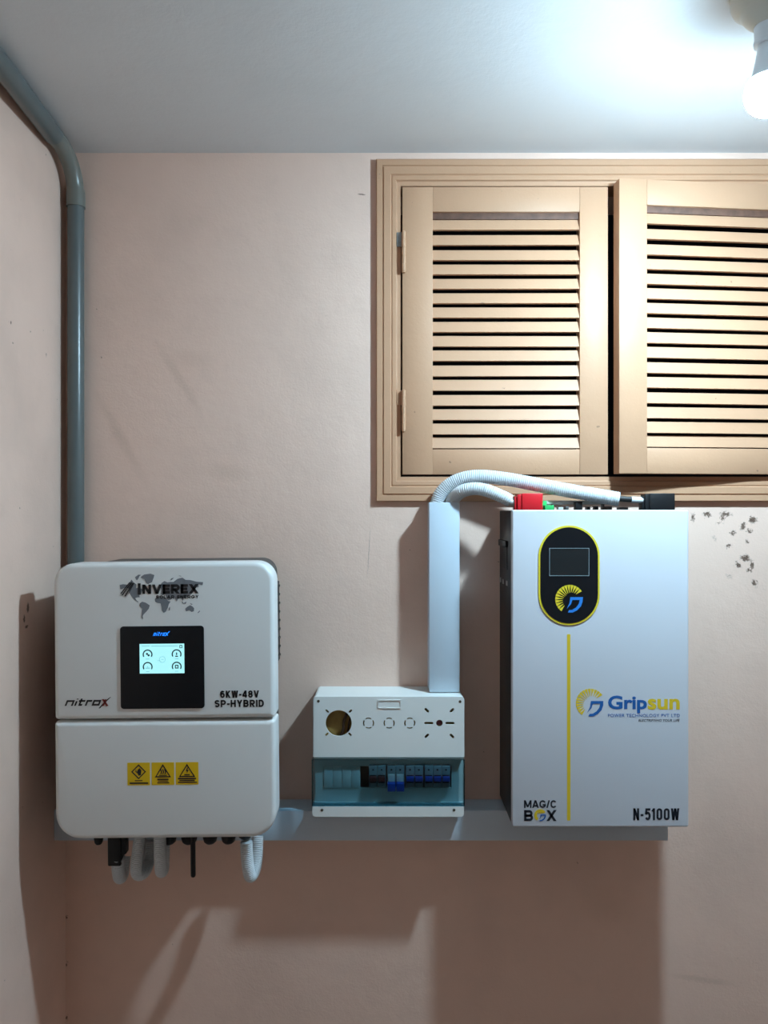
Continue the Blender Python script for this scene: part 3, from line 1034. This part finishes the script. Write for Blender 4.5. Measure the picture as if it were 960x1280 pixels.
# rolled top edge behind the cover
plate('cover_rim', [rr(bx0, bx1, zs, bz1, (0.001, 0.001, 0.008, 0.008)), rr(bx0 + 0.004, bx1 - 0.004, zs + 0.002, bz1 - 0.004, 0.005)], YD + 0.003, YD + 0.018, 'white_abs', dbox, smooth=35)
plate('label_recess', [rr(dx(472.5), dx(501.5), dz(885.5), dz(874.5), 0.001), rr(dx(473.7), dx(500.3), dz(884.3), dz(875.7), 0.0008)], YD, YD - 0.0014, 'white_abs', pc)
w_ = tube('wire', spline([PT(435, 888, 1.520), PT(430, 901, 1.5195), PT(429, 912, 1.5195), PT(424, 924, 1.520)], 8), [0.0028] * 25, 'cable_brown', dbox, 10)
tube('wire', spline([PT(440, 890, 1.522), PT(436, 905, 1.522), PT(434, 922, 1.522)], 8), [0.0018] * 17, 'cable_brown', dbox, 10)
box('mounting_stud', dx(546), dx(552.5), YD + 0.006, YD + 0.016, dz(907), dz(901), 'red_toggle', dbox)
# breaker bay
YV = YD - 0.012
z_sill = PZ(1008.3, YV + D)
lst = plate('lower_strip', [rr(PX(390.5, YV + D), PX(580, YV + D), bz0 - 0.0002, z_sill, (0.007, 0.007, 0.001, 0.001))], YV + 0.0005, YD + 0.018, 'white_abs', dbox)
yp = -0.0765
dpn = yp + D
plate('inner_plate', [[(bx0 + 0.004, z_sill), (bx1 - 0.004, z_sill), (bx1 - 0.004, zs + 0.003), (bx0 + 0.004, zs + 0.003)],
                      rr(PX(404.5, dpn), PX(564.5, dpn), PZ(984.5, dpn), PZ(957.5, dpn), 0.001)], yp, yp + 0.003, 'white_abs', dbox)
box('bay_divider', bx0 + 0.004, bx1 - 0.004, YD + 0.003, yp, zs - 0.001, zs + 0.002, 'white_abs', dbox)
for k in range(4):
    xa = PX(405 + k * 11.4, dpn)
    box('blanking_plate', xa, xa + 11.0 * dpn / F, yp - 0.002, yp + 0.004, PZ(984.3, dpn), PZ(957.7, dpn), 'white_abs', dbox, 0.0006)
for (a, b, yy, host) in ((398, 876.5, YD, pc), (575, 877, YD, pc), (402.5, 1012.5, YV + 0.0005, lst), (567.5, 1012.5, YV + 0.0005, lst)):
    lathe('screw', [(0.0024, 0), (0.0028, 0.0002), (0.0028, 0.0006), (0.0012, 0.0009), (0, 0.0009)], PX(a, yy + D), yy, 'screw_brass', host, 14, 40, 'Y', PZ(b, yy + D))
# visor: front sheet, bottom lip and two cheeks, one clear moulding
bm = bmesh.new()
vx0, vx1, vz0, vz1 = dx(390.2), dx(580.3), z_sill + 0.0004, zs - 0.0006
add_box(bm, vx0, vx1, YV, YV + 0.0022, vz0, vz1, 0.0008)
vis = from_bm('visor', bm, 'teal_clear', dbox, 35)
vis['label'] = 'smoked teal see-through hinged visor'
plate('visor_rim', [rr(vx0, vx1, vz0, vz1, 0.002), rr(vx0 + 0.0022, vx1 - 0.0022, vz0 + 0.0022, vz1 - 0.002, 0.002)], YV + 0.0024, YD + 0.004, 'teal_clear', vis)

# circuit breakers sit in the bay: each a thing of its own
dm = 1.512


def breaker(label, p0, p1, poles, tog, up, y0=957.8, y1=984.3):
    cx = PX((p0 + p1) / 2, dm)
    r = thing('circuit_breaker', (cx, yp + 0.012, PZ(y1, dm)), label, 'circuit breaker', 'circuit breakers in the distribution box')
    w = (p1 - p0) / poles
    for k in range(poles):
        a, b = p0 + k * w + 0.25, p0 + (k + 1) * w - 0.25
        bo = box('body', PX(a, dm), PX(b, dm), yp - 0.010, yp + 0.016, PZ(y1, dm), PZ(y0, dm), 'breaker_grey', r, 0.0008)
        yt0 = yp - 0.0102
        if up:
            box('toggle_collar', PX(a + 0.8, dm), PX(b - 0.8, dm), yt0 + 0.001, yt0 - 0.0016, PZ(979, dm), PZ(969, dm), 'black_plastic', bo, 0.0005)
            box('toggle', PX(a + 0.6, dm), PX(b - 0.6, dm), yt0 + 0.001, yt0 - 0.009, PZ(975.5, dm), PZ(970, dm), tog, bo, 0.001)
        else:
            box('toggle_collar', PX(a + 0.8, dm), PX(b - 0.8, dm), yt0 + 0.001, yt0 - 0.0016, PZ(980, dm), PZ(968, dm), 'white_abs', bo, 0.0005)
            box('toggle', PX(a + 0.3, dm), PX(b - 0.3, dm), yt0 + 0.001, yt0 - 0.013, PZ(987, dm), PZ(977, dm), tog, bo, 0.0012)
        box('terminal_screw', PX(a + w * 0.38, dm), PX(b - w * 0.38, dm), yt0, yt0 - 0.0006, PZ(963.5, dm), PZ(961.5, dm), 'black_plastic', bo)
    return r


breaker('two-pole circuit breaker with dark red toggles beside the blank plates', 461, 482.3, 2, 'red_toggle', True)
breaker('two-pole circuit breaker with its blue toggles flipped down', 483.8, 505.6, 2, 'blue_toggle', False)
breaker('two-pole circuit breaker with blue toggles up, beside the flipped-down one', 507, 529.2, 2, 'blue_toggle', True)
breaker('widest circuit breaker with blue toggles up, at the end of the row', 530.6, 563, 3, 'blue_toggle', True)

# ------------------------------------------------------------------ battery box (right)
DM = 1.44
YM = DM - D
mx_ = lambda p: PX(p, DM)
mz = lambda p: PZ(p, DM)
sM = DM / F
bat = thing('battery_box', (mx_(750), 0, mz(1034)), 'tall white wall battery with black sides and a yellow stripe', 'battery')
x0, x1, z0, z1 = mx_(640.2), mx_(861), mz(1034), mz(637.4)
box('case', x0 + 0.0008, x1 - 0.0008, YM + 0.010, -0.0005, z0 + 0.001, z1 - 0.001, 'black_steel', bat, 0.0012)
fp = cover('front_panel', x0, x1, z0, z1, 0.0045, YM + 0.013, YM, 0.0028, 'white_powder', bat, 4)
# handle recess and indicator lamps on the left flank
hr = box('handle_recess', x0 - 0.0006, x0 + 0.002, -0.100, -0.012, PZ(712, 1.5), PZ(681, 1.5), 'black_plastic', bat, 0.0005)
box('handle_bar', x0 - 0.004, x0 + 0.001, -0.105, -0.012, PZ(684, 1.5), PZ(676, 1.5), 'black_steel', bat, 0.001)
for k, (pp, dd) in enumerate(((634.8, 1.50), (629.6, 1.545), (625, 1.585))):
    zc = PZ(729 - k * 2.2, dd)
    box('indicator', x0 - 0.0016, x0 + 0.001, dd - D - 0.004, dd - D + 0.004, zc - 0.005, zc + 0.005, 'screw_zinc', bat, 0.0006)
for py in (681, 836, 990):
    lathe('screw', [(0.0025, 0), (0.0025, 0.0012), (0.001, 0.002), (0, 0.002)], x0 + 0.0006, YM + 0.006, 'black_plastic', bat, 12, 40, 'X', mz(py))
# display
yf = YM
scx, sr = mx_(711.2), 38.2 * sM


def stadium(cx, za, zb, r, n=24):
    pts = []
    for k in range(n + 1):
        a = PI * k / n
        pts.append((cx + r * math.cos(a), zb - r + r * math.sin(a)))
    for k in range(n + 1):
        a = PI + PI * k / n
        pts.append((cx + r * math.cos(a), za + r + r * math.sin(a)))
    return pts


rim = plate('display_rim', [stadium(scx, mz(781.3), mz(656.8), sr)], yf + 0.0003, yf - 0.0016, 'yellow_rim', bat)
rim['label'] = 'yellow display rim'
dpl = plate('display_panel', [stadium(scx, mz(779), mz(659.1), sr - 2.3 * sM)], yf, yf - 0.0022, 'black_gloss', bat)
dpl['label'] = 'black oblong display panel'
ydp = yf - 0.0022
printed('screen', [rr(mx_(686.3), mx_(736), mz(719.8), mz(685), 0.0004)], ydp, 'screen_dark', dpl)
printed('screen_outline', [rr(mx_(686.3), mx_(736), mz(719.8), mz(685), 0.0004), rr(mx_(686.8), mx_(735.5), mz(719.2), mz(685.5), 0.0003)], ydp - PRINT, 'screen_edge', dpl)


def sun_logo(cx, cy, r, yface, sun, leaf, host, rays=15, gap=True):
    """Half sun of tapering petals with a leaf-shaped letter in its lower right."""
    petals = []
    a_lo, a_hi = math.radians(33), math.radians(236)
    for k in range(rays):
        a0 = a_lo + (a_hi - a_lo) * k / rays
        a1 = a_lo + (a_hi - a_lo) * (k + 1) / rays
        am = (a0 + a1) / 2
        h = (a1 - a0) / 2
        f = abs(am - (a_lo + a_hi) / 2) / ((a_hi - a_lo) / 2)
        ri = r * (0.36 + 0.22 * f) if gap else r * 0.55
        pts = []
        for (rr_, hh) in ((r, h * (0.93 if gap else 1.02)), (r * 0.72, h * (0.80 if gap else 1.02))):
            pass
        o_, m_ = h * (0.90 if gap else 1.02), h * (0.50 if gap else 1.02)
        tip = h * (0.18 if gap else 1.02)
        for rad, an in ((r, am + o_), (r * 1.005, am), (r, am - o_), (r * 0.72, am - m_), (ri, am - tip), (ri, am + tip), (r * 0.72, am + m_)):
            pts.append((cx + rad * math.cos(an), cy + rad * math.sin(an)))
        petals.append(pts)
    printed('logo_sun', petals, yface, sun, host)
    lf = [(435, 880), (578, 880), (576, 930), (556, 985), (512, 1030), (460, 1056), (406, 1056), (420, 1028), (455, 1026), (500, 998), (530, 958), (542, 912),
          (458, 912), (442, 960), (393, 1014), (424, 950)]
    printed('logo_leaf', [[(cx + (x - 428) / 165 * r, cy - (y - 905) / 165 * r) for x, y in lf]], yface, leaf, host, 0.0002)


sun_logo(mx_(711.8), mz(749), 18.0 * sM, ydp, 'yellow_rim', 'ink_blue_bright', dpl)
printed('stripe', [rr(mx_(708.8), mx_(713.0), mz(1025.6), mz(792.8), 0.0015)], yf, 'yellow', fp)
sun_logo(mx_(737.8), mz(878.9), 18.0 * sM, yf, 'yellow', 'ink_blue', fp)
lettering('Grip', mx_(760), mx_(808.6), mz(891.6), mz(869.4), yf, 'ink_blue', fp, 0.03)
lettering('sun', mx_(809.6), mx_(849.6), mz(887), mz(873.4), yf, 'yellow', fp, 0.03)
lettering('POWER TECHNOLOGY PVT LTD', mx_(760), mx_(849.6), mz(896.3), mz(892.3), yf, 'ink_blue', fp, 0.0, 0, 1.1)
lettering('ELECTRIFYING YOUR LIFE', mx_(798), mx_(849.6), mz(902), mz(898.9), yf, 'ink_navy', fp, 0.0, 0.25, 1.05)
bold_text('MAG/C', mx_(655), mx_(695.6), mz(1009.8), mz(1000.2), yf, 'ink_navy', fp, 0.20, 0.08)
bold_text('B', mx_(655), mx_(666.3), mz(1026.2), mz(1012.5), yf, 'ink_navy', fp, 0.22)
bold_text('X', mx_(683.0), mx_(695.6), mz(1026.2), mz(1012.5), yf, 'ink_navy', fp, 0.22)
sun_logo(mx_(675.4), mz(1019.2), 7.7 * sM, yf, 'yellow', 'ink_blue', fp, 12, False)
bold_text('N-5100W', mx_(791.5), mx_(849), mz(1025), mz(1010.3), yf, 'ink_navy', fp, 0.18, 0.12)
# terminals on the top
zt = z1 - 0.001


def terminal(material, pa, pb, dd, side, lab):
    xa, xb = PX(pa, dd), PX(pb, dd)
    zz = PZ(616.8, dd)
    t = box('terminal_cover', xa + 0.012 if side < 0 else xa, xb if side < 0 else xb - 0.0, dd - D - 0.012, dd - D + 0.022, zt, zz, material, bat, 0.0015)
    t['label'] = lab
    if side < 0:
        box('terminal_collar', xa + 0.004, xa + 0.0125, dd - D - 0.009, dd - D + 0.019, zt, zz - 0.002, material, bat, 0.001)
        box('terminal_collar', xa - 0.001, xa + 0.0045, dd - D - 0.005, dd - D + 0.015, zt, zz - 0.006, material, bat, 0.001)
    return t


terminal('red_plastic', 643.5, 677, 1.50, -1, 'red terminal cover')
terminal('black_plastic', 802, 841, 1.50, -1, 'black terminal cover')
dd = 1.515
box('connector', PX(680, dd), PX(691, dd), dd - D - 0.01, dd - D + 0.01, zt, PZ(631.5, dd), 'green_plastic', bat, 0.0006)
box('connector', PX(678, dd), PX(684, dd), dd - D + 0.005, dd - D + 0.02, zt, PZ(626, dd), 'green_plastic', bat, 0.0006)
box('busbar_cover', PX(684, dd), PX(767, dd), dd - D + 0.012, dd - D + 0.022, PZ(630.5, dd), PZ(625.5, dd), 'clear_grey', bat, 0.001)
for (a, b, top, mm) in ((719, 727, 627, 'black_plastic'), (733, 737, 633.5, 'black_plastic'), (743, 747, 633, 'black_plastic'), (706, 710, 633, 'dark_alu'),
                        (697, 703, 634, 'clear_grey'), (756, 764, 633, 'dark_alu'), (773, 784, 634, 'dark_alu'), (690.5, 691.8, 630, 'dark_alu'), (753, 754.5, 630, 'dark_alu')):
    box('socket', PX(a, dd), PX(b, dd), dd - D - 0.006, dd - D + 0.012, zt, PZ(top, dd), mm, bat, 0.0004)

# ------------------------------------------------------------------ conduits from the upright trunking to the battery
c1 = corrugated('corrugated_conduit', [PT(545.7, 643, 1.568), PT(545.7, 632, 1.568), PT(551, 617, 1.566), PT(563, 605.5, 1.562), PT(580, 598, 1.556), PT(603, 595.8, 1.55),
                                       PT(640, 600, 1.54), PT(690, 609.5, 1.525), PT(735, 617.5, 1.508), PT(774, 624.0, 1.498)], 0.0145, 'conduit_white', None, 0.0040, 0.0011, 24)
tag(c1, 'long white corrugated conduit arching from trunking to black terminal', 'conduit', 'conduits between trunking and battery')
c2 = corrugated('corrugated_conduit', [PT(563.3, 643, 1.569), PT(563.3, 632, 1.567), PT(567.5, 623, 1.552), PT(577, 614.5, 1.534), PT(592, 610.8, 1.522), PT(608, 613, 1.514),
                                       PT(627, 620.5, 1.508), PT(638.5, 626.2, 1.505)], 0.0132, 'conduit_white', None, 0.0040, 0.0010, 24)
tag(c2, 'short white corrugated conduit curving from trunking to red terminal', 'conduit', 'conduits between trunking and battery')
cb1 = tube('cable', spline([PT(768, 622.6, 1.50), PT(785, 624, 1.50), PT(808, 625.2, 1.50)], 8), [0.0055] * 17, 'cable_black', None, 14)
tag(cb1, 'thick black cable leaving the long conduit for the black terminal', 'cable')
cl = tube('cable_lug', [PT(789, 624.6, 1.50), PT(803, 625.2, 1.50)], [0.0062, 0.0062], 'conduit_white', None, 16)
tag(cl, 'white sleeve on the black cable beside the black terminal', 'cable sleeve')
cb2 = tube('cable', spline([PT(636, 626.5, 1.505), PT(644, 628.5, 1.505), PT(653, 629.4, 1.505)], 8), [0.0068] * 17, 'clear_grey', None, 14)
tag(cb2, 'thick grey cable leaving the short conduit for the red terminal', 'cable')
